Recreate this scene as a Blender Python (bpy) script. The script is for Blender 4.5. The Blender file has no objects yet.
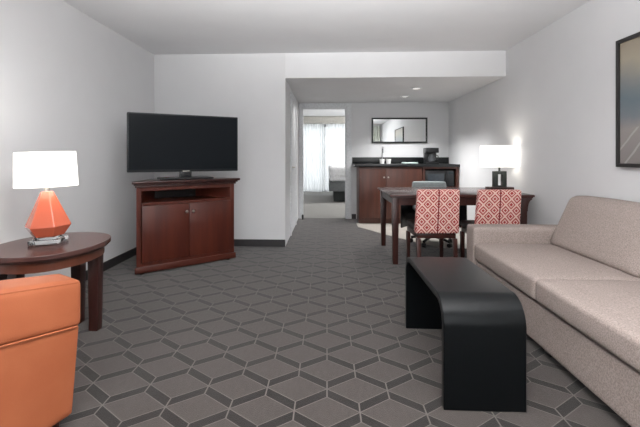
import bpy, bmesh, math, random
from mathutils import Vector, Matrix
random.seed(3)
PI = math.pi
S = bpy.context.scene
COL = S.collection

# ---------------------------------------------------------------- helpers
def lin(c):
    return tuple((v/255/12.92 if v/255 <= .04045 else ((v/255+.055)/1.055)**2.4) for v in c) + (1.0,)

def new_mat(name):
    m = bpy.data.materials.new(name); m.use_nodes = True
    nt = m.node_tree
    return m, nt, nt.nodes['Principled BSDF']

def N(nt, t, **kw):
    n = nt.nodes.new(t)
    for k, v in kw.items():
        setattr(n, k, v)
    return n

def mth(nt, op, a, b=None, c=None):
    n = nt.nodes.new('ShaderNodeMath'); n.operation = op
    for i, v in enumerate((a, b, c)):
        if v is None: continue
        if isinstance(v, (int, float)): n.inputs[i].default_value = v
        else: nt.links.new(v, n.inputs[i])
    return n.outputs[0]

def mixc(nt, fac, a, b):
    n = nt.nodes.new('ShaderNodeMix'); n.data_type = 'RGBA'
    for i, v in ((0, fac), (6, a), (7, b)):
        if isinstance(v, (int, float, tuple)): n.inputs[i].default_value = v
        else: nt.links.new(v, n.inputs[i])
    return n.outputs[2]

def mat(name, rgb, rough=.5, metal=0, rgb2=None, scale=(30, 30, 30), detail=3, bump=0, spec=.5, bscale=None, coat=0):
    m, nt, b = new_mat(name)
    b.inputs['Roughness'].default_value = rough
    b.inputs['Metallic'].default_value = metal
    b.inputs['Specular IOR Level'].default_value = spec
    b.inputs['Coat Weight'].default_value = coat
    tc = N(nt, 'ShaderNodeTexCoord'); mp = N(nt, 'ShaderNodeMapping')
    mp.inputs['Scale'].default_value = scale
    nt.links.new(tc.outputs['Object'], mp.inputs[0])
    nz = N(nt, 'ShaderNodeTexNoise'); nz.inputs['Scale'].default_value = 1; nz.inputs['Detail'].default_value = detail
    nt.links.new(mp.outputs[0], nz.inputs[0])
    if rgb2 is None: rgb2 = tuple(min(255, v*1.06+1) for v in rgb)
    rp = N(nt, 'ShaderNodeMapRange'); rp.inputs[1].default_value = .35; rp.inputs[2].default_value = .65
    nt.links.new(nz.outputs[0], rp.inputs[0])
    nt.links.new(mixc(nt, rp.outputs[0], lin(rgb), lin(rgb2)), b.inputs['Base Color'])
    if bump:
        nb = nz
        if bscale:
            nb = N(nt, 'ShaderNodeTexNoise'); nb.inputs['Scale'].default_value = bscale; nb.inputs['Detail'].default_value = 2
            nt.links.new(tc.outputs['Object'], nb.inputs[0])
        bp = N(nt, 'ShaderNodeBump'); bp.inputs['Strength'].default_value = bump; bp.inputs['Distance'].default_value = .004
        nt.links.new(nb.outputs[0], bp.inputs['Height']); nt.links.new(bp.outputs[0], b.inputs['Normal'])
    return m

def emit_mat(name, rgb, strength, base=(235, 232, 226)):
    m, nt, b = new_mat(name)
    b.inputs['Base Color'].default_value = lin(base)
    b.inputs['Emission Color'].default_value = lin(rgb)
    b.inputs['Emission Strength'].default_value = strength
    b.inputs['Roughness'].default_value = .8
    return m

def glass_mat(name, rough=0.0, tint=(255, 255, 255)):
    m, nt, b = new_mat(name)
    b.inputs['Base Color'].default_value = lin(tint)
    b.inputs['Transmission Weight'].default_value = 1
    b.inputs['Roughness'].default_value = rough
    b.inputs['IOR'].default_value = 1.45
    return m

def pane_mat(name):
    m, nt, b = new_mat(name)
    out = nt.nodes['Material Output']
    tr = N(nt, 'ShaderNodeBsdfTransparent'); gl = N(nt, 'ShaderNodeBsdfGlossy'); gl.inputs['Roughness'].default_value = .02
    mx = N(nt, 'ShaderNodeMixShader'); mx.inputs[0].default_value = .05
    nt.links.new(tr.outputs[0], mx.inputs[1]); nt.links.new(gl.outputs[0], mx.inputs[2])
    nt.links.new(mx.outputs[0], out.inputs['Surface'])
    return m

def sheer_mat(name, rgb, through=.35):
    m, nt, b = new_mat(name)
    out = nt.nodes['Material Output']
    tr = N(nt, 'ShaderNodeBsdfTransparent'); tl = N(nt, 'ShaderNodeBsdfTranslucent'); df = N(nt, 'ShaderNodeBsdfDiffuse')
    tl.inputs[0].default_value = lin(rgb); df.inputs[0].default_value = lin(rgb)
    m1 = N(nt, 'ShaderNodeMixShader'); m1.inputs[0].default_value = .4
    m2 = N(nt, 'ShaderNodeMixShader'); m2.inputs[0].default_value = through
    nt.links.new(tl.outputs[0], m1.inputs[1]); nt.links.new(df.outputs[0], m1.inputs[2])
    nt.links.new(m1.outputs[0], m2.inputs[1]); nt.links.new(tr.outputs[0], m2.inputs[2])
    nt.links.new(m2.outputs[0], out.inputs['Surface'])
    return m

class MB:
    def __init__(s): s.bm = bmesh.new()
    def _new(s, fn):
        n0 = set(s.bm.verts); fn()
        return [v for v in s.bm.verts if v not in n0]
    def box(s, x0, x1, y0, y1, z0, z1, bev=0, seg=2, fn=None):
        b2 = bmesh.new()
        r = bmesh.ops.create_cube(b2, size=1)
        for v in b2.verts:
            v.co = ((x0+x1)/2+v.co.x*(x1-x0), (y0+y1)/2+v.co.y*(y1-y0), (z0+z1)/2+v.co.z*(z1-z0))
        if bev:
            bmesh.ops.bevel(b2, geom=b2.edges[:], offset=bev, segments=seg, profile=.5, affect='EDGES')
        if fn:
            for v in b2.verts: v.co = fn(v.co.copy())
        s.merge(b2); return s
    def merge(s, b2):
        me = bpy.data.meshes.new('tmp'); b2.to_mesh(me); b2.free()
        s.bm.from_mesh(me); bpy.data.meshes.remove(me)
    def rbox(s, x0, x1, y0, y1, z0, z1, r=.03, n=14, puff=(0, 0, 0), fn=None):
        """soft upholstered block: rounded edges with a slight crown on its faces"""
        b2 = bmesh.new()
        bmesh.ops.create_cube(b2, size=2)
        bmesh.ops.subdivide_edges(b2, edges=b2.edges[:], cuts=n, use_grid_fill=True)
        c = Vector(((x0+x1)/2, (y0+y1)/2, (z0+z1)/2)); h = Vector(((x1-x0)/2, (y1-y0)/2, (z1-z0)/2))
        for v in b2.verts:
            u = v.co.copy()
            w = Vector([math.copysign(1-(1-abs(a))**1.6, a) for a in u])   # crowd the rows towards the edges
            p = Vector([w[i]*h[i] for i in range(3)])
            q = Vector([max(-(h[i]-r), min(h[i]-r, p[i])) for i in range(3)])
            d = p-q
            if d.length > 1e-9: p = q+d.normalized()*min(r, d.length if max(abs(a) for a in w) < .999 else r)
            for i in range(3):
                j, k = (i+1) % 3, (i+2) % 3
                if abs(w[i]) > .999:
                    p[i] += math.copysign(puff[i]*(1-w[j]**2)*(1-w[k]**2), w[i])
            v.co = c+p
            if fn: v.co = fn(v.co.copy())
        s.merge(b2); return s
    def cyl(s, p0, p1, r0, r1=None, n=20):
        r1 = r0 if r1 is None else r1
        p0 = Vector(p0); p1 = Vector(p1); d = p1-p0
        b2 = bmesh.new()
        bmesh.ops.create_cone(b2, cap_ends=True, segments=n, radius1=r0, radius2=r1, depth=d.length)
        M = Matrix.Translation((p0+p1)/2) @ d.to_track_quat('Z', 'Y').to_matrix().to_4x4()
        b2.transform(M); s.merge(b2); return s
    def lathe(s, prof, n=32, c=(0, 0), ph=0, sx=1, sy=1):
        rings = []
        for r, z in prof:
            rings.append([s.bm.verts.new((c[0]+sx*r*math.cos(ph+2*PI*i/n), c[1]+sy*r*math.sin(ph+2*PI*i/n), z)) for i in range(n)])
        for a, b in zip(rings, rings[1:]):
            for i in range(n): s.bm.faces.new((a[i], a[(i+1) % n], b[(i+1) % n], b[i]))
        if prof[0][0] > 1e-4: s.bm.faces.new(rings[0][::-1])
        if prof[-1][0] > 1e-4: s.bm.faces.new(rings[-1])
        return s
    def tube(s, pts, r, n=10):
        pts = [Vector(p) for p in pts]; rings = []
        for i, p in enumerate(pts):
            t = (pts[min(i+1, len(pts)-1)]-pts[max(i-1, 0)]).normalized()
            a = t.orthogonal().normalized() if i == 0 else (pa - t*pa.dot(t)).normalized()
            pa = a; b = t.cross(a)
            rings.append([s.bm.verts.new(p+r*(a*math.cos(2*PI*k/n)+b*math.sin(2*PI*k/n))) for k in range(n)])
        for a, b in zip(rings, rings[1:]):
            for i in range(n): s.bm.faces.new((a[i], a[(i+1) % n], b[(i+1) % n], b[i]))
        s.bm.faces.new(rings[0][::-1]); s.bm.faces.new(rings[-1]); return s
    def prism(s, poly, ax, a0, a1):
        """polygon in the plane across axis ax, extruded a0..a1"""
        def P(u, v, a):
            return {'x': (a, u, v), 'y': (u, a, v), 'z': (u, v, a)}[ax]
        A = [s.bm.verts.new(P(u, v, a0)) for u, v in poly]; B = [s.bm.verts.new(P(u, v, a1)) for u, v in poly]
        n = len(poly)
        s.bm.faces.new(A[::-1]); s.bm.faces.new(B)
        for i in range(n): s.bm.faces.new((A[i], A[(i+1) % n], B[(i+1) % n], B[i]))
        return s
    def build(s, name, m, parent=None, smooth=True, bev=0, off=None):
        if off is not None:
            for v in s.bm.verts: v.co -= Vector(off)
        bmesh.ops.recalc_face_normals(s.bm, faces=s.bm.faces[:])
        me = bpy.data.meshes.new(name); s.bm.to_mesh(me); s.bm.free()
        me.materials.append(m)
        o = bpy.data.objects.new(name, me); COL.objects.link(o)
        if off is not None and parent is None: o.location = off
        if parent: o.parent = parent
        if bev:
            md = o.modifiers.new('Bevel', 'BEVEL'); md.width = bev; md.segments = 2; md.limit_method = 'ANGLE'; md.angle_limit = .6
        if smooth:
            for p in me.polygons: p.use_smooth = True
            try: me.set_sharp_from_angle(angle=math.radians(35))
            except Exception: pass
        return o

def tag(o, label, cat, group=None):
    o['label'] = label; o['category'] = cat
    if group: o['group'] = group
    return o

def thing(name, label, cat, loc, rz=0, group=None):
    o = bpy.data.objects.new(name, None); COL.objects.link(o)
    o.location = loc; o.rotation_euler = (0, 0, rz); o.empty_display_size = .1
    return tag(o, label, cat, group)

def struct(name, mb, m, **kw):
    o = mb.build(name, m, **kw); o['kind'] = 'structure'; return o

def copy_tree(o, parent=None):
    c = o.copy(); COL.objects.link(c)
    if parent: c.parent = parent
    for ch in [k for k in bpy.data.objects if k.parent == o]: copy_tree(ch, c)
    return c

# ---------------------------------------------------------------- materials
WALL = mat('wall_paint', (224, 224, 225), .85, rgb2=(226, 226, 227), scale=(3, 3, 3), bump=.06, bscale=160)
CEIL = mat('ceiling_paint', (232, 232, 233), .9, rgb2=(234, 234, 235), scale=(3, 3, 3), bump=.05, bscale=120)
TRIMW = mat('white_trim_paint', (214, 216, 218), .5)
BASEB = mat('dark_baseboard', (52, 50, 51), .5)
CHERRY = mat('cherry_wood', (72, 30, 21), .32, rgb2=(90, 40, 27), scale=(14, 14, 1.6), detail=5, bump=.03)
CHERRYX = mat('cherry_wood_horizontal', (72, 33, 25), .3, rgb2=(90, 44, 33), scale=(1.6, 14, 14), detail=5, bump=.03)
DARKW = mat('dark_mahogany', (52, 27, 24), .3, rgb2=(66, 35, 30), scale=(14, 14, 1.6), detail=5)
TOPW = mat('mahogany_top', (66, 40, 37), .22, rgb2=(78, 48, 44), scale=(2, 18, 18), detail=5)
CABW = mat('kitchen_cabinet_wood', (72, 38, 28), .4, rgb2=(88, 48, 35), scale=(14, 14, 1.4), detail=5)
NICHE = mat('dark_niche', (26, 18, 17), .6)
BLACKL = mat('black_lacquer', (5, 8, 10), .3, rgb2=(6, 9, 11), spec=.3)
GRANITE = mat('black_granite', (12, 14, 16), .3, rgb2=(20, 23, 24), scale=(90, 90, 90))
BLACKP = mat('black_plastic', (18, 19, 21), .35)
SCREEN = mat('tv_screen', (22, 26, 30), .3, rgb2=(22, 26, 30), spec=.08)
GREYM = mat('grey_bezel', (30, 33, 36), .35)
CHROME = mat('chrome', (200, 202, 204), .18, metal=1)
NICKEL = mat('brushed_nickel', (196, 192, 184), .3, metal=1)
SOFA = mat('taupe_tweed', (138, 126, 121), .95, rgb2=(166, 153, 147), scale=(170, 170, 170), detail=2, bump=.35, spec=.15)
ORANGE = mat('orange_leather', (158, 88, 57), .5, rgb2=(164, 94, 62), scale=(6, 6, 6), bump=.08, bscale=220, spec=.3)
CORALC = mat('coral_ceramic', (188, 92, 66), .18, rgb2=(192, 96, 69), scale=(5, 5, 5), coat=.4)
GREYF = mat('grey_blue_mesh', (140, 147, 148), .8)
LINEN = mat('white_linen', (225, 226, 228), .9)
SKIRT = mat('grey_bed_base', (104, 107, 108), .9)
DSKIRT = mat('dark_bed_plinth', (40, 44, 44), .8)
TILE = mat('beige_vinyl', (172, 166, 158), .45, rgb2=(182, 176, 168), scale=(6, 6, 6))
BEDC = mat('plain_grey_carpet', (140, 139, 136), .95, rgb2=(150, 149, 146), scale=(200, 200, 200), bump=.3)
WHITEC = mat('white_china', (235, 235, 233), .2)
TRAY = mat('sage_dish', (150, 166, 162), .4)
ACRYL = glass_mat('clear_acrylic', .02, (245, 246, 246))
PANE = pane_mat('window_glass')
MIRR = mat('mirror_silver', (235, 238, 238), .01, metal=1, rgb2=(235, 238, 238))
SHADE = emit_mat('lit_lamp_shade', (255, 252, 246), 1.25)
SHEER = sheer_mat('sheer_voile', (226, 229, 230), .12)
DRAPE = mat('sage_drape', (196, 199, 190), .9)
VALANCE = mat('beige_valance', (176, 174, 168), .9)
BULB = emit_mat('lit_downlight_lens', (255, 252, 245), 1.3)
MWGL = mat('microwave_door_glass', (60, 66, 72), .2)
REDLED = mat('carafe_glass', (60, 62, 64), .08)

# carpet: grey lozenges with dark slab edges and thin pale outlines, a woven pattern
def carpet():
    m, nt, b = new_mat('lozenge_carpet')
    tc = N(nt, 'ShaderNodeTexCoord'); sp = N(nt, 'ShaderNodeSeparateXYZ')
    nt.links.new(tc.outputs['Object'], sp.inputs[0])
    W, P, HH, Y0 = .292, .1725, .107, 1.778
    def wrapd(v, per, off):
        u = mth(nt, 'DIVIDE', mth(nt, 'SUBTRACT', v, off), per)
        return mth(nt, 'MULTIPLY', mth(nt, 'ABSOLUTE', mth(nt, 'SUBTRACT', u, mth(nt, 'ROUND', u))), per)
    def loz(ox, oy):
        return mth(nt, 'ADD', mth(nt, 'DIVIDE', wrapd(sp.outputs[0], W, ox), W/2), mth(nt, 'DIVIDE', wrapd(sp.outputs[1], 2*P, oy), HH))
    v = mth(nt, 'MINIMUM', loz(0, Y0), loz(W/2, Y0+P))
    inside = mth(nt, 'LESS_THAN', v, .974)
    edge = mth(nt, 'MULTIPLY', mth(nt, 'LESS_THAN', v, 1.026), mth(nt, 'GREATER_THAN', v, .974))
    vert = mth(nt, 'MULTIPLY', mth(nt, 'LESS_THAN', wrapd(sp.outputs[0], W/2, 0), .0034), mth(nt, 'GREATER_THAN', v, .974))
    line = mth(nt, 'MAXIMUM', edge, vert)
    nz = N(nt, 'ShaderNodeTexNoise'); nz.inputs['Scale'].default_value = 220; nz.inputs['Detail'].default_value = 2
    nt.links.new(tc.outputs['Object'], nz.inputs[0])
    nz2 = N(nt, 'ShaderNodeTexNoise'); nz2.inputs['Scale'].default_value = 60; nz2.inputs['Detail'].default_value = 3
    mp = N(nt, 'ShaderNodeMapping'); mp.inputs['Scale'].default_value = (1, .25, 1)
    nt.links.new(tc.outputs['Object'], mp.inputs[0]); nt.links.new(mp.outputs[0], nz2.inputs[0])
    base = mixc(nt, inside, lin((34, 30, 28)), lin((68, 62, 59)))
    base = mixc(nt, line, base, lin((93, 87, 83)))
    g = mth(nt, 'ADD', mth(nt, 'MULTIPLY', nz.outputs[0], .5), mth(nt, 'MULTIPLY', nz2.outputs[0], .5))
    k = mth(nt, 'ADD', .72, mth(nt, 'MULTIPLY', g, .56))
    mul = nt.nodes.new('ShaderNodeMix'); mul.data_type = 'RGBA'; mul.blend_type = 'MULTIPLY'; mul.inputs[0].default_value = 1
    cc = N(nt, 'ShaderNodeCombineColor')
    for i in range(3): nt.links.new(k, cc.inputs[i])
    nt.links.new(base, mul.inputs[6]); nt.links.new(cc.outputs[0], mul.inputs[7])
    nt.links.new(mul.outputs[2], b.inputs['Base Color'])
    b.inputs['Roughness'].default_value = .95; b.inputs['Specular IOR Level'].default_value = .15
    b.inputs['Sheen Weight'].default_value = .32; b.inputs['Sheen Roughness'].default_value = .45
    bp = N(nt, 'ShaderNodeBump'); bp.inputs['Strength'].default_value = .3; bp.inputs['Distance'].default_value = .004
    nt.links.new(nz.outputs[0], bp.inputs['Height']); nt.links.new(bp.outputs[0], b.inputs['Normal'])
    return m
CARPET = carpet()

def coral_fabric():
    m, nt, b = new_mat('coral_medallion_fabric')
    tc = N(nt, 'ShaderNodeTexCoord'); sp = N(nt, 'ShaderNodeSeparateXYZ')
    nt.links.new(tc.outputs['Object'], sp.inputs[0])
    x = sp.outputs[0]; z = mth(nt, 'ADD', sp.outputs[2], mth(nt, 'MULTIPLY', sp.outputs[1], 1.0))
    def w(v, per, off=0):
        u = mth(nt, 'DIVIDE', mth(nt, 'SUBTRACT', v, off), per)
        return mth(nt, 'ABSOLUTE', mth(nt, 'SUBTRACT', u, mth(nt, 'ROUND', u)))     # 0..0.5
    s = mth(nt, 'ADD', w(x, .105), w(z, .098))          # lattice of diamonds
    ring = mth(nt, 'LESS_THAN', mth(nt, 'ABSOLUTE', mth(nt, 'SUBTRACT', s, .5)), .10)
    ring2 = mth(nt, 'LESS_THAN', mth(nt, 'ABSOLUTE', mth(nt, 'SUBTRACT', s, .22)), .055)
    ring3 = mth(nt, 'LESS_THAN', mth(nt, 'ABSOLUTE', mth(nt, 'SUBTRACT', s, .80)), .06)
    pale = mth(nt, 'MAXIMUM', ring, mth(nt, 'MAXIMUM', ring2, ring3))
    seam = mth(nt, 'LESS_THAN', mth(nt, 'ABSOLUTE', x), .006)
    nz = N(nt, 'ShaderNodeTexNoise'); nz.inputs['Scale'].default_value = 200
    nt.links.new(tc.outputs['Object'], nz.inputs[0])
    c = mixc(nt, pale, lin((172, 58, 58)), lin((232, 196, 186)))
    c = mixc(nt, seam, c, lin((120, 34, 36)))
    nt.links.new(c, b.inputs['Base Color'])
    b.inputs['Roughness'].default_value = .9
    bp = N(nt, 'ShaderNodeBump'); bp.inputs['Strength'].default_value = .2; bp.inputs['Distance'].default_value = .003
    nt.links.new(nz.outputs[0], bp.inputs['Height']); nt.links.new(bp.outputs[0], b.inputs['Normal'])
    return m
CORALF = coral_fabric()

def painting():
    m, nt, b = new_mat('abstract_seascape_print')
    tc = N(nt, 'ShaderNodeTexCoord'); sp = N(nt, 'ShaderNodeSeparateXYZ')
    nt.links.new(tc.outputs['Object'], sp.inputs[0])
    nz = N(nt, 'ShaderNodeTexNoise'); nz.inputs['Scale'].default_value = 3.5; nz.inputs['Detail'].default_value = 5
    nt.links.new(tc.outputs['Object'], nz.inputs[0])
    h = mth(nt, 'ADD', sp.outputs[2], mth(nt, 'MULTIPLY', mth(nt, 'SUBTRACT', nz.outputs[0], .5), .18))
    rp = N(nt, 'ShaderNodeMapRange'); rp.inputs[1].default_value = -.46; rp.inputs[2].default_value = .46
    nt.links.new(h, rp.inputs[0])
    cr = N(nt, 'ShaderNodeValToRGB'); e = cr.color_ramp.elements
    e[0].position = 0; e[0].color = lin((128, 122, 120)); e[1].position = 1; e[1].color = lin((158, 146, 128))
    for p, c in ((.14, (138, 132, 130)), (.30, (150, 143, 140)), (.40, (118, 124, 130)), (.52, (106, 118, 126)), (.68, (134, 136, 134)), (.85, (168, 158, 140))):
        q = e.new(p); q.color = lin(c)
    nt.links.new(rp.outputs[0], cr.inputs[0])
    # pale slanting strokes low in the print
    d = mth(nt, 'ADD', sp.outputs[1], mth(nt, 'MULTIPLY', sp.outputs[2], 1.1))
    u = mth(nt, 'DIVIDE', mth(nt, 'ADD', d, mth(nt, 'MULTIPLY', nz.outputs[0], .12)), .17)
    st = mth(nt, 'LESS_THAN', mth(nt, 'ABSOLUTE', mth(nt, 'SUBTRACT', u, mth(nt, 'ROUND', u))), .07)
    st = mth(nt, 'MULTIPLY', st, mth(nt, 'LESS_THAN', h, -.18))
    nt.links.new(mixc(nt, mth(nt, 'MULTIPLY', st, .35), cr.outputs[0], lin((205, 203, 200))), b.inputs['Base Color'])
    b.inputs['Roughness'].default_value = .35
    return m
PRINT = painting()

# ---------------------------------------------------------------- the room shell (metres; camera stands at x=0, y=0)
XL, XR, YB, YK, YF = -2.21, 2.2, 5.03, 7.35, -1.5      # left wall, right wall, wall behind the TV, kitchenette wall, window wall
HC, HS, XH = 2.44, 2.125, -.525                        # ceiling, dropped ceiling, hallway wall
struct('floor', MB().box(XL-.1, XR+.1, YF-.1, YK+.06, -.1, 0), CARPET)
tile = MB().prism([(.5, 6.86), (.5, 6.48), (.945, 5.70), (1.42, 5.02), (XR, 5.02), (XR, 6.86)], 'z', .0, .004)
struct('floor_tile', tile, TILE)
struct('ceiling', MB().box(XL-.1, XR+.1, YF-.1, YB, HC, HC+.1), CEIL)
struct('ceiling_soffit', MB().box(XH, XR+.1, YB, YK+.1, HS, HC+.1), CEIL)
struct('wall_left', MB().box(XL-.1, XL, YF-.1, YB+.1, 0, HC), WALL)
struct('wall_right', MB().box(XR, XR+.1, YF-.1, YK+.1, 0, HC), WALL)
struct('wall_back', MB().box(XL, XH, YB, YB+.12, 0, HC), WALL)
struct('wall_hallway', MB().box(XH-.12, XH, YB+.12, YK, 0, HC), WALL)
DX0, DX1, DZ = -.455, .35, 2.03
wk = MB().box(XH-.12, DX0, YK, YK+.12, 0, HS+.1).box(DX1, XR, YK, YK+.12, 0, HS+.1).box(DX0, DX1, YK, YK+.12, DZ, HS+.1)
struct('wall_kitchen', wk, WALL)
# front wall (behind the camera) with its wide window
WX0, WX1, WZ0, WZ1 = -1.6, 1.7, .25, 2.25
wf = MB().box(XL, WX0, YF-.1, YF, 0, HC).box(WX1, XR, YF-.1, YF, 0, HC).box(WX0, WX1, YF-.1, YF, 0, WZ0).box(WX0, WX1, YF-.1, YF, WZ1, HC)
struct('wall_front', wf, WALL)
fr = MB()
for a, b_ in ((WX0, WX0+.05), (WX1-.05, WX1), (.03, .07)): fr.box(a, b_, YF-.08, YF-.02, WZ0, WZ1)
fr.box(WX0, WX1, YF-.08, YF-.02, WZ0, WZ0+.05).box(WX0, WX1, YF-.08, YF-.02, WZ1-.05, WZ1)
w2 = struct('window_2', fr, TRIMW)
MB().box(WX0+.05, WX1-.05, YF-.055, YF-.05, WZ0+.05, WZ1-.05).build('pane', PANE, w2)

# baseboards
BH = .088
struct('baseboard_left', MB().box(XL, XL+.014, YF, YB, 0, BH), BASEB, bev=.003)
struct('baseboard_back', MB().box(XL+.014, XH, YB-.014, YB, 0, BH), BASEB, bev=.003)
struct('baseboard_right', MB().box(XR-.014, XR, YF, 5.0, 0, BH), BASEB, bev=.003)
struct('baseboard_kitchen', MB().box(DX1+.1, .53, YK-.014, YK, 0, BH), BASEB, bev=.003)
# white door casing round the bedroom opening
cs = MB().box(DX1, DX1+.095, YK-.022, YK, 0, DZ+.085).box(DX0-.06, DX0, YK-.022, YK, 0, DZ+.085).box(DX0, DX1, YK-.022, YK, DZ, DZ+.085)
cs.box(DX1-.015, DX1, YK, YK+.12, 0, DZ).box(DX0, DX0+.015, YK, YK+.12, 0, DZ).box(DX0+.015, DX1-.015, YK, YK+.12, DZ-.015, DZ)
struct('trim_1', cs, TRIMW, bev=.004)
# casing of the flush hallway door
cs = MB().box(XH, XH+.018, 5.70, 5.78, 0, 2.06).box(XH, XH+.018, 6.62, 6.70, 0, 2.06).box(XH, XH+.018, 5.78, 6.62, 1.98, 2.06)
struct('trim_2', cs, TRIMW, bev=.004)
d1 = struct('door_1', MB().box(XH, XH+.008, 5.785, 6.615, .008, 1.975), TRIMW)
MB().cyl((XH+.008, 5.86, .98), (XH+.05, 5.86, .98), .011).box(XH+.042, XH+.056, 5.85, 5.97, .97, .99, .004).build('door_handle', NICKEL, d1)

# bedroom beyond
BX0, BX1, BY = -1.7, 3.3, 13.0
struct('floor_bedroom', MB().box(BX0-.1, BX1+.1, YK+.06, BY+.1, -.1, .001), BEDC)
struct('ceiling_bedroom', MB().box(BX0-.1, BX1+.1, YK+.12, BY+.1, HC, HC+.1), CEIL)
struct('wall_bedroom_left', MB().box(BX0-.1, BX0, YK+.12, BY+.1, 0, HC), WALL)
struct('wall_bedroom_right', MB().box(BX1, BX1+.1, YK+.12, BY+.1, 0, HC), WALL)
GX0, GX1, GZ = -1.1, 1.7, 2.16
struct('wall_bedroom_near', MB().box(BX0, XH-.12, YK, YK+.12, 0, HC).box(XR, BX1, YK, YK+.12, 0, HC).box(XH-.12, XR, YK+.0, YK+.12, HS+.1, HC), WALL)
struct('wall_bedroom_far', MB().box(BX0, GX0, BY, BY+.1, 0, HC).box(GX1, BX1, BY, BY+.1, 0, HC).box(GX0, GX1, BY, BY+.1, GZ, HC), WALL)
fr = MB()
for a in (GX0, -.16, GX1-.11): fr.box(a, a+.11, BY+.03, BY+.08, 0, GZ)
fr.box(GX0, GX1, BY+.03, BY+.08, 0, .06).box(GX0, GX1, BY+.03, BY+.08, GZ-.06, GZ)
w1 = struct('window_1', fr, TRIMW)
MB().box(GX0+.06, GX1-.06, BY+.05, BY+.055, .06, GZ-.06).build('pane', PANE, w1)

def curtain(name, x0, x1, y, z0, z1, m, label, amp, waves, seed):
    rnd = random.Random(seed); mb = MB(); n = int(waves*10)
    ph = rnd.random()*6
    rows = []
    for j in range(5):
        z = z1+(z0-z1)*j/4; f = .6+.4*j/4
        rows.append([mb.bm.verts.new((x0+(x1-x0)*i/n, y+amp*f*math.sin(ph+2*PI*waves*i/n+.5*math.sin(i*.23)), z)) for i in range(n+1)])
    for a, b in zip(rows, rows[1:]):
        for i in range(n): mb.bm.faces.new((a[i], a[i+1], b[i+1], b[i]))
    o = mb.build(name, m, off=((x0+x1)/2, y, z0))
    return tag(o, label, 'curtain')
curtain('sheer_curtain', GX0-.1, -.08, BY-.09, .02, 2.2, SHEER, 'white sheer curtain panel covering the left half of the bedroom window', .03, 12, 1)
curtain('sheer_curtain', -.02, GX1+.1, BY-.09, .02, 2.2, SHEER, 'white sheer curtain panel covering the right half of the bedroom window above the bed', .03, 16, 2)
tag(MB().box(GX0-.2, GX1+.2, BY-.16, BY-.02, 2.205, 2.43, .006).build('window_valance', VALANCE, off=(.3, BY-.1, 2.205)), 'beige box valance across the top of the bedroom window', 'valance')
curtain('drape', 1.62, 2.12, YF+.09, .03, 2.36, DRAPE, 'pale sage drape beside the living room window, seen in the wall mirror', .04, 5, 5)
curtain('drape', -2.1, -1.55, YF+.09, .03, 2.36, DRAPE, 'pale sage drape beside the living room window near the orange chair', .04, 5, 6)

# ---------------------------------------------------------------- recessed ceiling lights
def downlight(x, y, label):
    t = thing('recessed_ceiling_light', label, 'light', (x, y, HS), 0, 'recessed lights in the kitchenette ceiling')
    MB().lathe([(.05, -.001), (.075, -.001), (.075, -.010), (.055, -.014), (.05, -.008)], 28).build('trim_ring', TRIMW, t)
    MB().lathe([(.0495, -.009), (.0495, -.004)], 28).build('lens', BULB, t)
downlight(1.285, 5.83, 'round recessed ceiling light nearer the living room')
downlight(1.275, 6.59, 'round recessed ceiling light nearer the kitchenette mirror')

# ---------------------------------------------------------------- media cabinet in the corner and the television on it
ang = math.atan2(.682, .802)
cx, cy = (-1.808-1.006)/2, (3.753+4.435)/2
t = thing('media_cabinet', 'reddish cherry wood corner media cabinet under the television', 'cabinet', (cx-.015, cy-.03, 0), ang)
Wd, Dp = 1.05, .42        # local: x along the front, y away from the room; front face at y = 0
h = Wd/2
def cnr(p):
    return Vector((p.x*(1-.55*max(0, p.y)/Dp), p.y, p.z))
body = MB()
body.box(-h+.01, -h+.055, .0, Dp, .06, .85).box(h-.055, h-.01, .0, Dp, .06, .85)
body.box(-h+.055, h-.055, Dp-.02, Dp, .06, .85).box(-h+.055, h-.055, .0, Dp-.02, .06, .11).box(-h+.055, h-.055, .0, Dp-.02, .80, .85)
body.box(-h+.055, h-.055, .005, Dp-.02, .655, .685)
for v in body.bm.verts: v.co = cnr(v.co)
body.build('body', CHERRY, t, bev=.003)
MB().box(-h+.06, h-.06, Dp-.03, Dp-.021, .686, .799, fn=cnr).build('niche_back', NICHE, t)
MB().box(-h-.005, h+.005, -.014, Dp, .015, .075, .006, fn=cnr).build('plinth', CHERRYX, t)
for sx in (-1, 1):
    for y in (.03, Dp-.04): MB().lathe([(.022, 0), (.026, .02)], 14, (sx*(h-.05)*(1-.55*y/Dp), y)).build('foot', BLACKP, t)
corn = MB()
corn.box(-h-.005, h+.005, -.014, Dp, .835, .856, .003).box(-h-.02, h+.02, -.03, Dp, .856, .872, .005).box(-h-.04, h+.04, -.05, Dp, .872, .898, .007)
for v in corn.bm.verts: v.co = cnr(v.co)
corn.build('top', DARKW, t)
for sx in (-1, 1):
    x0, x1 = (-h+.058, -.0015) if sx < 0 else (.0015, h-.058)
    d = MB().box(x0, x1, -.018, -.001, .113, .657, .003).build('door', CHERRY, t)
    MB().lathe([(.007, 0), (.007, .012), (.015, .016), (.016, .022), (.011, .029), (0.0001, .031)], 18).build('knob', NICKEL, d)
    k = [c for c in bpy.data.objects if c.parent == d][0]
    k.rotation_euler = (PI/2, 0, 0); k.location = (sx*.035, -.018, .575)

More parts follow.
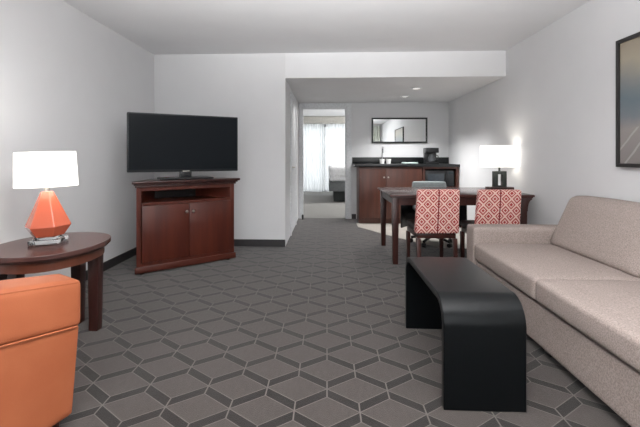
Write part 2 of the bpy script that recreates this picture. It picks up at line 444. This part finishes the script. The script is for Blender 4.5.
tv_ang = math.radians(31)
t = thing('television', 'large black flat-screen television on its pedestal atop the cherry cabinet', 'television', (-1.48, 4.13, .899), tv_ang)
tw, tz0, tz1 = .562, .078, .672
MB().box(-tw, tw, -.02, .035, tz0, tz1, .008).build('bezel', GREYM, t)
MB().box(-tw+.014, tw-.014, -.0225, -.019, tz0+.026, tz1-.014).build('screen', SCREEN, t)
MB().box(-.28, .28, .035, .07, tz0+.06, tz1-.12, .012).build('rear_housing', BLACKP, t)
MB().box(-.06, .06, -.012, .03, .02, tz0+.02, .004).build('neck', BLACKP, t)
MB().rbox(-.27, .27, -.11, .12, 0, .022, r=.01, n=8).build('pedestal', BLACKP, t)
MB().box(-.035, .035, -.0225, -.0195, tz0+.004, tz0+.012).build('badge', NICKEL, t)

# ---------------------------------------------------------------- oval end table and its lamp
ex, ey = -1.69, 2.39
t = thing('end_table', 'oval dark mahogany end table with square legs beside the orange chair', 'table', (ex, ey, 0))
def superellipse(a, b, e, n=72):
    return [(math.copysign(abs(math.cos(q))**(2/e), math.cos(q))*a, math.copysign(abs(math.sin(q))**(2/e), math.sin(q))*b) for q in [2*PI*i/n for i in range(n)]]
top = MB()
for a0, a1, k in ((.574, .600, 0), (.566, .574, .008), (.558, .566, .016)):
    top.prism(superellipse(.30-k, .368-k, 2.15), 'z', a0, a1)
top.build('tabletop', mat('end_table_top', (74, 50, 47), .22, rgb2=(88, 60, 55), scale=(14, 2, 14), detail=5), t, bev=.003)
ap = MB(); ring = superellipse(.262, .33, 2.15); inn = superellipse(.24, .308, 2.15); n = len(ring)
q = [[ap.bm.verts.new((x, y, z)) for x, y in r] for r, z in ((ring, .503), (ring, .558), (inn, .558), (inn, .503))]
for a in range(4):
    A, B = q[a], q[(a+1) % 4]
    for i in range(n): ap.bm.faces.new((A[i], A[(i+1) % n], B[(i+1) % n], B[i]))
ap.build('apron', mat('end_table_apron', (88, 48, 34), .35, rgb2=(104, 58, 42), scale=(10, 10, 2), detail=4), t)
for lx, ly in ((-1.515, 2.555), (-1.70, 2.665), (-1.82, 2.125), (-1.885, 2.34)):
    def tap(p, lx=lx-ex, ly=ly-ey):
        f = .8+.2*p.z/.558
        return Vector((lx+(p.x-lx)*f, ly+(p.y-ly)*f, p.z))
    w_ = .036
    MB().box(lx-ex-w_, lx-ex+w_, ly-ey-w_, ly-ey+w_, 0, .5575, .004, fn=tap).build('leg', DARKW, t)

t = thing('table_lamp', 'lit lamp with faceted coral ceramic body and white shade on oval end table', 'lamp', (-1.715, 2.395, .604), math.radians(12))
t.rotation_euler = (0, math.radians(-2), math.radians(12))
ac = MB().box(-.082, .082, -.082, .082, .0, .026, .004); ac.build('acrylic_base', ACRYL, t)
MB().box(-.062, .062, -.062, .062, .0262, .042, .004).build('plinth', ACRYL, t)
bd = MB().lathe([(.085, .043), (.128, .105), (.035, .315)], 6, ph=math.radians(8))
bd.build('ceramic_body', CORALC, t, smooth=False, bev=.004)
MB().cyl((0, 0, .315), (0, 0, .36), .016, .016).build('neck', NICKEL, t)
sh = MB()
prof = [(.168, .345), (.174, .345), (.167, .557), (.161, .557)]
nn = 48; q = []
for r, z in prof: q.append([sh.bm.verts.new((r*math.cos(2*PI*i/nn), r*.82*math.sin(2*PI*i/nn), z)) for i in range(nn)])
for a in range(4):
    A, B = q[a], q[(a+1) % 4]
    for i in range(nn): sh.bm.faces.new((A[i], A[(i+1) % nn], B[(i+1) % nn], B[i]))
sh.build('lamp_shade', SHADE, t)
MB().cyl((0, 0, .36), (0, 0, .42), .013).lathe([(.014, .42), (.03, .46), (.03, .485), (.001, .51)], 16).build('bulb', BULB, t)

# ---------------------------------------------------------------- orange armchair (its right arm shows at the frame's edge)
fa = math.radians(18.5); f = Vector((math.sin(fa), math.cos(fa), 0)); rr = Vector((f.y, -f.x, 0))
AW, AD = .72, .74
corner = Vector((-1.03, 1.655, 0)); ac_ = corner - rr*(AW/2) - f*(AD/2)
t = thing('armchair', 'orange leather armchair with dark feet in front of the oval end table', 'armchair', ac_, -fa)
def arm(sx):
    xo, xi = sx*AW/2, sx*(AW/2-.135)
    lo, hi = min(xo, xi), max(xo, xi)
    def slope(p):                      # arm rises to the back; the foot of the panel draws in a little
        u = (AD/2-p.y)/AD
        z = p.z + .115*u*min(1, max(0, (p.z-.06)/.36))
        return Vector((p.x, p.y-.055*(1-min(1, p.z/.6)), z))
    a = MB().rbox(lo+.004, hi-.004, -AD/2+.02, AD/2, .065, .425, r=.014, n=10, fn=slope).build('arm', ORANGE, t)
    def pad(p):
        q = slope(p); k = max(0, (p.z-.40)/.205)
        q.z += .018*k*sx*(xo-p.x)/.135
        q.x -= sx*.022*k
        return q
    MB().rbox(lo-(.003 if sx < 0 else -.0), hi+(.003 if sx > 0 else 0), -AD/2+.02, AD/2+.008, .418, .606, r=.022, n=12, puff=(.004, .004, .004), fn=pad).build('arm_pad', ORANGE, a)
    pts = [slope(Vector((xo+sx*.002, -AD/2+.03+i*(AD-.05)/8, .421))) for i in range(9)]
    MB().tube(pts, .004, 8).build('seam_welt', ORANGE, a)
    pts = [pad(Vector((xo-sx*.002, -AD/2+.03+i*(AD-.045)/8, .596))) for i in range(9)]
    MB().tube(pts, .0045, 8).build('top_welt', ORANGE, a)
arm(-1); arm(1)
MB().rbox(-AW/2+.135, AW/2-.135, -AD/2+.12, AD/2-.02, .08, .27, r=.02, n=8).build('seat_base', ORANGE, t)
MB().rbox(-AW/2+.138, AW/2-.138, -AD/2+.17, AD/2+.0, .272, .42, r=.035, n=10, puff=(0, 0, .012)).build('seat_cushion', ORANGE, t)
def lean(p): return Vector((p.x, p.y-.10*(p.z-.1)/.6, p.z))
MB().rbox(-AW/2+.136, AW/2-.136, -AD/2+.04, -AD/2+.165, .09, .75, r=.03, n=10, puff=(0, .012, 0), fn=lean).build('backrest', ORANGE, t)
for sx in (-1, 1):
    for sy in (-1, 1):
        MB().lathe([(.016, 0), (.024, .07)], 14, (sx*(AW/2-.06), sy*(AD/2-.09))).build('leg', DARKW, t)

# ---------------------------------------------------------------- black waterfall coffee table
y0, y1, zt, R, th = 1.808, 2.69, .492, .125, .032
prof = [(y0, 0)] + [(y0+R-R*math.cos(q), zt-R+R*math.sin(q)) for q in [PI/2*i/14 for i in range(15)]]
prof += [(y1-R+R*math.sin(q), zt-R+R*math.cos(q)) for q in [PI/2*i/14 for i in range(15)]] + [(y1, 0), (y1-th, 0)]
r2 = R-th
prof += [(y1-R+r2*math.cos(q), zt-R+r2*math.sin(q)) for q in [PI/2*i/14 for i in range(15)]]
prof += [(y0+R-r2*math.sin(q), zt-R+r2*math.cos(q)) for q in [PI/2*i/14 for i in range(15)]] + [(y0+th, 0)]
ct = MB().prism(prof, 'x', .52, .882).build('coffee_table', BLACKL, bev=.004, off=(.704, 2.256, 0))
tag(ct, 'low black waterfall coffee table with rounded ends in front of the sofa', 'table')

# ---------------------------------------------------------------- taupe sofa
SX, SY0, SYA, SYM = 1.185, 3.47, 3.285, 2.345      # front plane, far end, inner face of far arm, split between cushions
SN1, SN0 = 2*SYM-SYA, 2*SYM-SYA-.185
t = thing('sofa', 'taupe tweed two-cushion sofa along the right wall', 'sofa', (1.66, SYM, 0))
O = (1.66, SYM, 0)
MB().rbox(SX+.02, 2.12, SN0+.01, SY0-.01, .055, .29, r=.012, n=10).build('base', SOFA, t, off=O)
for y_a, y_b in ((SYA, SY0), (SN0, SN1)):
    MB().rbox(SX, 2.14, y_a, y_b, .05, .562, r=.022, n=14, puff=(.003, .004, .004)).build('arm', SOFA, t, off=O)
for y_a, y_b in ((SYM+.003, SYA-.003), (SN1+.003, SYM-.003)):
    MB().rbox(SX-.002, 1.85, y_a, y_b, .302, .438, r=.026, n=18, puff=(.006, .0, .014)).build('seat_cushion', SOFA, t, off=O)
def back_lean(p):
    k = (p.z-.43)/.38
    return Vector((p.x+.17*k, p.y, p.z))
for y_a, y_b in ((SYM+.003, SYA-.003), (SN1+.003, SYM-.003)):
    MB().rbox(1.75, 1.91, y_a, y_b, .432, .825, r=.045, n=18, puff=(.03, 0, .01), fn=back_lean).build('back_cushion', SOFA, t, off=O)
MB().rbox(2.02, 2.15, SN0+.02, SY0-.02, .28, .74, r=.03, n=8).build('back_frame', SOFA, t, off=O)
for x in (SX+.1, 2.06):
    for y in (SN0+.09, SYM, SY0-.09):
        MB().box(x-.03, x+.03, y-.03, y+.03, 0, .051, .003).build('foot', BLACKP, t, off=O)

# ---------------------------------------------------------------- framed print over the sofa
PY0, PY1, PZ0, PZ1 = 1.75, 3.107, 1.055, 2.0
t = thing('framed_print', 'large framed abstract seascape print on the wall above the sofa', 'picture', (XR, (PY0+PY1)/2, (PZ0+PZ1)/2))
hy, hz = (PY1-PY0)/2, (PZ1-PZ0)/2
fr = MB().box(-.034, -.001, -hy, -hy+.028, -hz, hz).box(-.034, -.001, hy-.028, hy, -hz, hz)
fr.box(-.034, -.001, -hy+.028, hy-.028, -hz, -hz+.028).box(-.034, -.001, -hy+.028, hy-.028, hz-.028, hz)
fr.build('frame', mat('black_frame', (34, 31, 30), .4), t, bev=.002)
MB().box(-.02, -.002, -hy+.0281, hy-.0281, -hz+.0281, hz-.0281).build('print', PRINT, t)

# ---------------------------------------------------------------- dining table / desk
TX0, TX1, TY0, TY1, TZ = .655, 2.13, 4.20, 5.22, .74
t = thing('dining_table', 'rectangular dark mahogany dining table behind the sofa end', 'table', ((TX0+TX1)/2, (TY0+TY1)/2, 0))
O = ((TX0+TX1)/2, (TY0+TY1)/2, 0)
MB().box(TX0, TX1, TY0, TY1, TZ-.022, TZ, .004).box(TX0+.012, TX1-.012, TY0+.012, TY1-.012, TZ-.036, TZ-.0221, .004).build('tabletop', TOPW, t, off=O)
a = .045
a2 = .075
ap = MB().box(TX0+a, TX1-a2, TY0+a, TY0+a+.022, TZ-.115, TZ-.0365).box(TX0+a, TX1-a2, TY1-a-.022, TY1-a, TZ-.115, TZ-.0365)
ap.box(TX0+a, TX0+a+.022, TY0+a+.022, TY1-a-.022, TZ-.115, TZ-.0365).box(TX1-a2-.022, TX1-a2, TY0+a+.022, TY1-a-.022, TZ-.115, TZ-.0365)
ap.build('apron', DARKW, t, off=O)
for x in (TX0+a+.02, TX1-a2-.02):
    for y in (TY0+a+.02, TY1-a-.02):
        def tap(p, x=x, y=y):
            k = .72+.28*p.z/.7
            return Vector((x+(p.x-x)*k, y+(p.y-y)*k, p.z))
        MB().box(x-.036, x+.036, y-.036, y+.036, 0, TZ-.0366, .004, fn=tap).build('leg', DARKW, t, off=O)
# curved brackets under the right-hand end
for y in (TY0+a+.02, TY1-a-.02):
    pts = [(TX1-.016, TZ-.037), (TX1-.016, TZ-.052)]+[(TX1-.016-.043*math.sin(q), TZ-.052-.12*(1-math.cos(q))) for q in [PI/2*i/8 for i in range(1, 9)]]+[(TX1-.075, TZ-.172), (TX1-.075, TZ-.037)]
    MB().prism(pts, 'y', y-.0375, y+.0375).build('bracket', DARKW, t, off=O)

DARKSEAT = mat('dark_brown_seat_leather', (44, 30, 27), .5)
# ---------------------------------------------------------------- coral side chairs
def side_chair(label):
    t = thing('dining_chair', label, 'chair', (0, 0, 0), 0, 'coral patterned chairs at the dining table')
    def lean(p):
        k = max(0, (p.z-.42)/.4)
        s_ = 1-.05*k
        return Vector((p.x*s_, p.y-.055*k, p.z))
    MB().rbox(-.212, .212, -.245, -.175, .385, .818, r=.018, n=12, puff=(0, .006, .0), fn=lean).build('backrest', CORALF, t)
    MB().rbox(-.192, .192, -.172, .235, .385, .452, r=.022, n=10, puff=(0, 0, .012)).build('seat', DARKSEAT, t)
    MB().box(-.188, .188, -.215, .215, .335, .384, .004).build('seat_frame', DARKW, t)
    for sx in (-1, 1):
        for sy in (-1, 1):
            def spl(p, sx=sx, sy=sy):
                k = 1-p.z/.384
                bx, by = sx*.178, sy*.2
                return Vector((bx+(p.x-bx)*(1-.3*k), by+(p.y-by)*(1-.3*k)+(-.05*k if sy < 0 else .0), p.z))
            MB().box(sx*.178-.022, sx*.178+.022, sy*.2-.022, sy*.2+.022, 0, .3345, .003, fn=spl).build('leg', DARKW, t)
    return t
c1 = side_chair('coral lattice-patterned chair at the open left end of the dining table')
c1.location = (1.062, 4.175, 0); c1.rotation_euler = (0, 0, math.radians(2))
c2 = copy_tree(c1); c2['label'] = 'coral lattice-patterned chair nearer the right wall, partly behind the sofa arm'
c2.location = (1.635, 4.165, 0); c2.rotation_euler = (0, 0, math.radians(2))

# ---------------------------------------------------------------- grey task chair on the far side of the table
t = thing('office_chair', 'grey-backed black tub office chair on the far side of the dining table', 'chair', (1.37, 5.27, 0))
def curve(p):
    k = (p.z-.5)/.3
    return Vector((p.x*(1-.12*k*k), p.y+.05*k-.10*(p.x/.25)**2, p.z))
MB().rbox(-.25, .25, .20, .25, .50, .80, r=.022, n=12, fn=curve).build('backrest', GREYF, t)
MB().rbox(-.23, .23, -.25, .19, .42, .49, r=.03, n=10, puff=(0, 0, .01)).build('seat', GREYF, t)
MB().box(-.03, .03, .10, .275, .395, .42, .004).build('back_bracket', BLACKP, t)
MB().cyl((0, 0, .10), (0, 0, .42), .028, .024).build('gas_column', BLACKP, t)
for i in range(5):
    q = 2*PI*i/5+.3; dx, dy = math.cos(q), math.sin(q)
    lg = MB().tube([(dx*.03, dy*.03, .10), (dx*.15, dy*.15, .095), (dx*.27, dy*.27, .07)], .018, 8).build('leg', BLACKP, t)
    MB().cyl((dx*.27-dy*.022, dy*.27+dx*.022, .027), (dx*.27+dy*.022, dy*.27-dx*.022, .027), .027).build('caster', BLACKP, lg)
def tub(p):
    k = abs(p.x)/.42
    return Vector((p.x, p.y-.30*k**2.4, p.z-.05*k**4*(p.z-.2)/.4))
MB().rbox(-.42, .42, .215, .27, .21, .60, r=.022, n=16, fn=tub).build('tub_shell', BLACKP, t)

# ---------------------------------------------------------------- desk lamp
t = thing('desk_lamp', 'lit lamp with dark open rectangular column and white shade on dining table', 'lamp', (2.0, 4.74, TZ+.001), math.radians(2))
MB().box(-.14, .14, -.065, .065, 0, .042, .004).build('foot', DARKW, t)
B4 = mat('bronze_column', (44, 48, 46), .35, rgb2=(58, 62, 58))
MB().box(-.072, -.028, -.03, .03, .042, .225, .003).box(.028, .072, -.03, .03, .042, .225, .003).box(-.0279, .0279, -.03, .03, .19, .225, .003).box(-.0279, .0279, -.03, .03, .042, .06, .003).build('column', B4, t)
MB().cyl((0, 0, .225), (0, 0, .30), .012).build('stem', B4, t)
sh = MB(); x_, y_ = .182, .10
for a0, a1, b0, b1 in ((-x_, x_, -y_, -y_+.004), (-x_, x_, y_-.004, y_), (-x_, -x_+.004, -y_+.004, y_-.004), (x_-.004, x_, -y_+.004, y_-.004)): sh.box(a0, a1, b0, b1, .272, .52)
sh.build('lamp_shade', SHADE, t)
MB().lathe([(.014, .30), (.03, .35), (.03, .38), (.001, .405)], 16).build('bulb', BULB, t)

# ---------------------------------------------------------------- kitchenette
KY, KB, KT = 6.76, YK-.003, .965
t = thing('sink_cabinet', 'brown two-door sink cabinet under the left half of the black countertop', 'cabinet', (1.07, KY, 0))
O = (1.07, KY, 0)
MB().box(.54, 1.60, KY+.02, KB, .09, KT, .002).box(.545, 1.60, KY+.07, KB, .005, .09).build('body', CABW, t, off=O)
for a, b_, kx in ((.552, .985, .955), (.995, 1.585, 1.025)):
    d = MB().box(a, b_, KY, KY+.0195, .11, KT-.03, .004).build('door', CABW, t, off=O)
    MB().cyl((kx, KY, .79), (kx, KY-.018, .79), .006).cyl((kx, KY-.018, .79), (kx, KY-.028, .79), .014).build('knob', NICKEL, d, off=O)
t = thing('microwave_cabinet', 'brown open-front cabinet holding the microwave at the right wall', 'cabinet', (1.9, KY, 0))
O = (1.9, KY, 0)
mc = MB().box(1.602, 1.635, KY, KB, .005, KT).box(2.15, 2.19, KY, KB, .005, KT).box(1.635, 2.15, KB-.02, KB, .005, KT)
mc.box(1.635, 2.15, KY, KB-.02, .60, .63).box(1.635, 2.15, KY, KB-.02, KT-.03, KT).box(1.635, 2.15, KY+.03, KB-.02, .005, .03)
mc.build('body', mat('microwave_cabinet_wood', (70, 38, 29), .4, rgb2=(84, 47, 36), scale=(14, 14, 1.4)), t, off=O)  # plain brown wood, nearly the sink cabinet's tone
t = thing('microwave', 'black microwave oven in the open cabinet below the coffee maker', 'microwave', (1.89, KY+.05, .631))
MB().box(-.24, .24, 0, .38, .008, .275, .005).build('body', BLACKP, t)
d = MB().box(-.235, .125, -.018, -.001, .012, .271, .004).build('door', BLACKP, t)
MB().box(-.20, .07, -.0195, -.0175, .05, .22).build('window', MWGL, d)
MB().box(.095, .112, -.035, -.017, .04, .24, .003).build('handle', GREYM, d)
cp = MB().box(.13, .235, -.016, -.001, .012, .271, .003).build('control_panel', GREYM, t)
MB().box(.145, .22, -.0175, -.0155, .215, .25).build('display', mat('display_glass', (24, 40, 44), .15), cp)
for sx in (-.2, .2): MB().box(sx-.02, sx+.02, .05, .33, 0, .008).build('foot', BLACKP, t)
t = thing('mini_fridge', 'black mini fridge in the cabinet below the microwave', 'fridge', (1.89, KY+.03, .031))
MB().box(-.245, .245, .03, .48, .0, .55, .006).build('body', BLACKP, t)
d = MB().box(-.245, .245, -.01, .028, .01, .55, .01).build('door', BLACKP, t)
MB().box(-.23, -.21, -.03, -.009, .25, .5, .004).build('handle', GREYM, d)
t = thing('countertop', 'black granite countertop with backsplash along the kitchenette wall', 'countertop', (1.33, KY, KT))
O = (1.33, KY, KT)
MB().box(.462, XR-.002, KY-.035, KB, KT, KT+.045, .004).build('slab', GRANITE, t, off=O)
MB().box(.462, XR-.002, KB-.022, KB, KT+.0455, KT+.16, .003).build('backsplash', GRANITE, t, off=O)
CT = KT+.045
t = thing('faucet', 'thin chrome gooseneck faucet at the back of the countertop', 'faucet', (.985, 7.2, CT+.001))
MB().lathe([(.026, 0), (.026, .012), (.016, .02)], 18).build('base', CHROME, t)
MB().tube([(0, 0, .015), (0, 0, .23)]+[(0, -.06+.06*math.cos(q), .23+.06*math.sin(q)) for q in [PI*i/10 for i in range(1, 11)]]+[(0, -.12, .19)], .010, 10).build('spout', CHROME, t)
MB().tube([(.02, 0, .03), (.06, 0, .06)], .007, 8).build('lever', CHROME, t)
def glass(x, y, label):
    o = MB().lathe([(.024, 0), (.036, .004), (.045, .085), (.042, .085), (.033, .008), (.001, .008)], 24).build('cup', WHITEC)
    o.location = (x, y, CT+.001); return tag(o, label, 'cup', 'white cups by the sink')
glass(.93, 6.83, 'small white cup by the sink, left one of the pair')
glass(1.04, 6.83, 'small white cup by the sink, right one of the pair')
o = MB().rbox(-.13, .13, -.08, .08, 0, .03, r=.012, n=8).build('folded_towel', TRAY); o.location = (1.40, 6.85, CT+.001)
tag(o, 'flat sage-grey folded towel on the counter left of the coffee maker', 'towel')
t = thing('coffee_maker', 'black drip coffee maker with glass carafe on the granite counter', 'coffee maker', (1.775, 6.93, CT+.001))
MB().box(-.10, .10, -.13, .11, 0, .03, .006).build('base', BLACKP, t)
MB().box(-.10, .10, .02, .11, .03, .25, .006).build('tower', BLACKP, t)
MB().box(-.105, .105, -.12, .11, .19, .275, .01).build('brew_head', BLACKP, t)
cf = MB().lathe([(.045, .031), (.062, .05), (.062, .10), (.042, .15), (.045, .165), (.041, .165), (.038, .15), (.058, .10), (.058, .05), (.001, .035)], 24, (0, -.055)).build('carafe', REDLED, t)
MB().tube([(.05, -.085, .15), (.09, -.115, .14), (.09, -.115, .08), (.055, -.085, .07)], .008, 8).build('handle', BLACKP, cf)

# mirror on the kitchenette wall
t = thing('wall_mirror', 'black-framed rectangular wall mirror above the kitchenette counter', 'mirror', (1.315, YK, 1.613))
mx, mz = .502, .232
MB().box(-mx, mx, -.024, -.001, mz-.03, mz).box(-mx, mx, -.024, -.001, -mz, -mz+.03).box(-mx, -mx+.03, -.024, -.001, -mz+.03, mz-.03).box(mx-.03, mx, -.024, -.001, -mz+.03, mz-.03).build('frame', BLACKP, t, bev=.003)
MB().box(-mx+.0301, mx-.0301, -.012, -.002, -mz+.0301, mz-.0301).build('glass', MIRR, t)

# door stop at the hallway baseboard
o = MB().cyl((0, 0, 0), (0, 0, .035), .014).lathe([(.018, .035), (.018, .075), (.012, .09)], 16).build('door_stop', BLACKP)
o.location = (-.44, 7.22, 0); tag(o, 'small black door stop at the left foot of the bedroom doorway', 'door stop')

# ---------------------------------------------------------------- bed in the bedroom
t = thing('bed', 'white bed on a grey box base seen through the bedroom doorway', 'bed', (1.15, 10.9, 0))
MB().box(-.98, 1.02, -.85, .8, .02, .27).build('plinth', DSKIRT, t)
MB().rbox(-1.1, 1.05, -.98, .95, .27, .52, r=.02, n=8).build('box_base', SKIRT, t)
MB().rbox(-1.09, 1.05, -.97, .94, .52, .78, r=.06, n=10).build('mattress', LINEN, t)
MB().rbox(-1.11, .5, -.99, .96, .60, .90, r=.09, n=12, puff=(0, 0, .02)).build('duvet', LINEN, t)

# ---------------------------------------------------------------- light
def area(name, loc, rot, sx, sy, power, col=(1, 1, 1)):
    l = bpy.data.lights.new(name, 'AREA'); l.shape = 'RECTANGLE'; l.size = sx; l.size_y = sy; l.energy = power; l.color = col
    o = bpy.data.objects.new(name, l); COL.objects.link(o); o.location = loc; o.rotation_euler = rot; return o
def point(name, loc, power, r, col):
    l = bpy.data.lights.new(name, 'POINT'); l.energy = power; l.shadow_soft_size = r; l.color = col
    o = bpy.data.objects.new(name, l); COL.objects.link(o); o.location = loc; return o
area('window_daylight', (.05, YF-.12, 1.25), (PI/2, 0, 0), 3.2, 1.9, 35, (.96, .98, 1))
area('bedroom_daylight', (.3, BY+.5, 1.2), (-PI/2, 0, 0), 2.7, 2.1, 30, (.97, .99, 1))
point('end_table_lamp_bulb', (-1.725, 2.395, 1.07), 11, .04, (1, .97, .93))
point('desk_lamp_bulb', (2.0, 4.74, 1.14), 2, .04, (1, .97, .92))
for x, y in ((1.285, 5.83), (1.275, 6.59)):
    l = bpy.data.lights.new('downlight', 'SPOT'); l.energy = 115; l.spot_size = math.radians(120); l.spot_blend = .6; l.shadow_soft_size = .045
    o = bpy.data.objects.new('downlight', l); COL.objects.link(o); o.location = (x, y, HS-.02)

# unseen flush ceiling lamps, added to brighten the living room and bedroom
def added_ceiling_lamp(x, y, label, power):
    t = thing('added_ceiling_lamp', label, 'light', (x, y, HC), 0, 'added ceiling fill lamps')
    MB().lathe([(.19, -.001), (.20, -.03), (.185, -.03)], 32).build('collar', NICKEL, t)
    MB().lathe([(.184, -.02), (.175, -.06), (.12, -.095), (.04, -.108), (.0005, -.11)], 32).build('diffuser', SHADE, t)
    point('added_lamp_bulb', (x, y, HC-.17), power, .15, (1, .98, .95))
added_ceiling_lamp(2.0, 10.2, 'added unseen fill lamp on the bedroom ceiling above the bed', 230)
added_ceiling_lamp(0, .3, 'added unseen fill lamp on the living room ceiling', 45)

# added fill spotlight without a fixture, beside the camera, bounced off the ceiling
l = bpy.data.lights.new('added_bounce_spot', 'SPOT'); l.energy = 2050; l.spot_size = math.radians(95); l.spot_blend = 1; l.shadow_soft_size = .2
o = bpy.data.objects.new('added_bounce_spot', l); COL.objects.link(o); o.location = (.2, -.45, .95)
o.rotation_euler = (Vector((-.02, 1.9, 2.5))).to_track_quat('-Z', 'Y').to_euler()

w = bpy.data.worlds.new('sky'); S.world = w; w.use_nodes = True
bg = w.node_tree.nodes['Background']; bg.inputs[0].default_value = (.92, .96, 1, 1); bg.inputs[1].default_value = 1.2

# ---------------------------------------------------------------- camera
cd = bpy.data.cameras.new('camera'); cam = bpy.data.objects.new('camera', cd); COL.objects.link(cam)
cam.location = (0, 0, 1.13); cam.rotation_euler = (PI/2, 0, math.atan(.045))
cd.sensor_width = 36; cd.lens = 400/640*36; cd.shift_x = (320-309)/640; cd.shift_y = -(213.5-157)/640
cd.clip_start = .02
S.camera = cam
S.view_settings.view_transform = 'Standard'; S.view_settings.look = 'None'
S.view_settings.exposure = 0; S.view_settings.gamma = 1; S.view_settings.use_curve_mapping = False
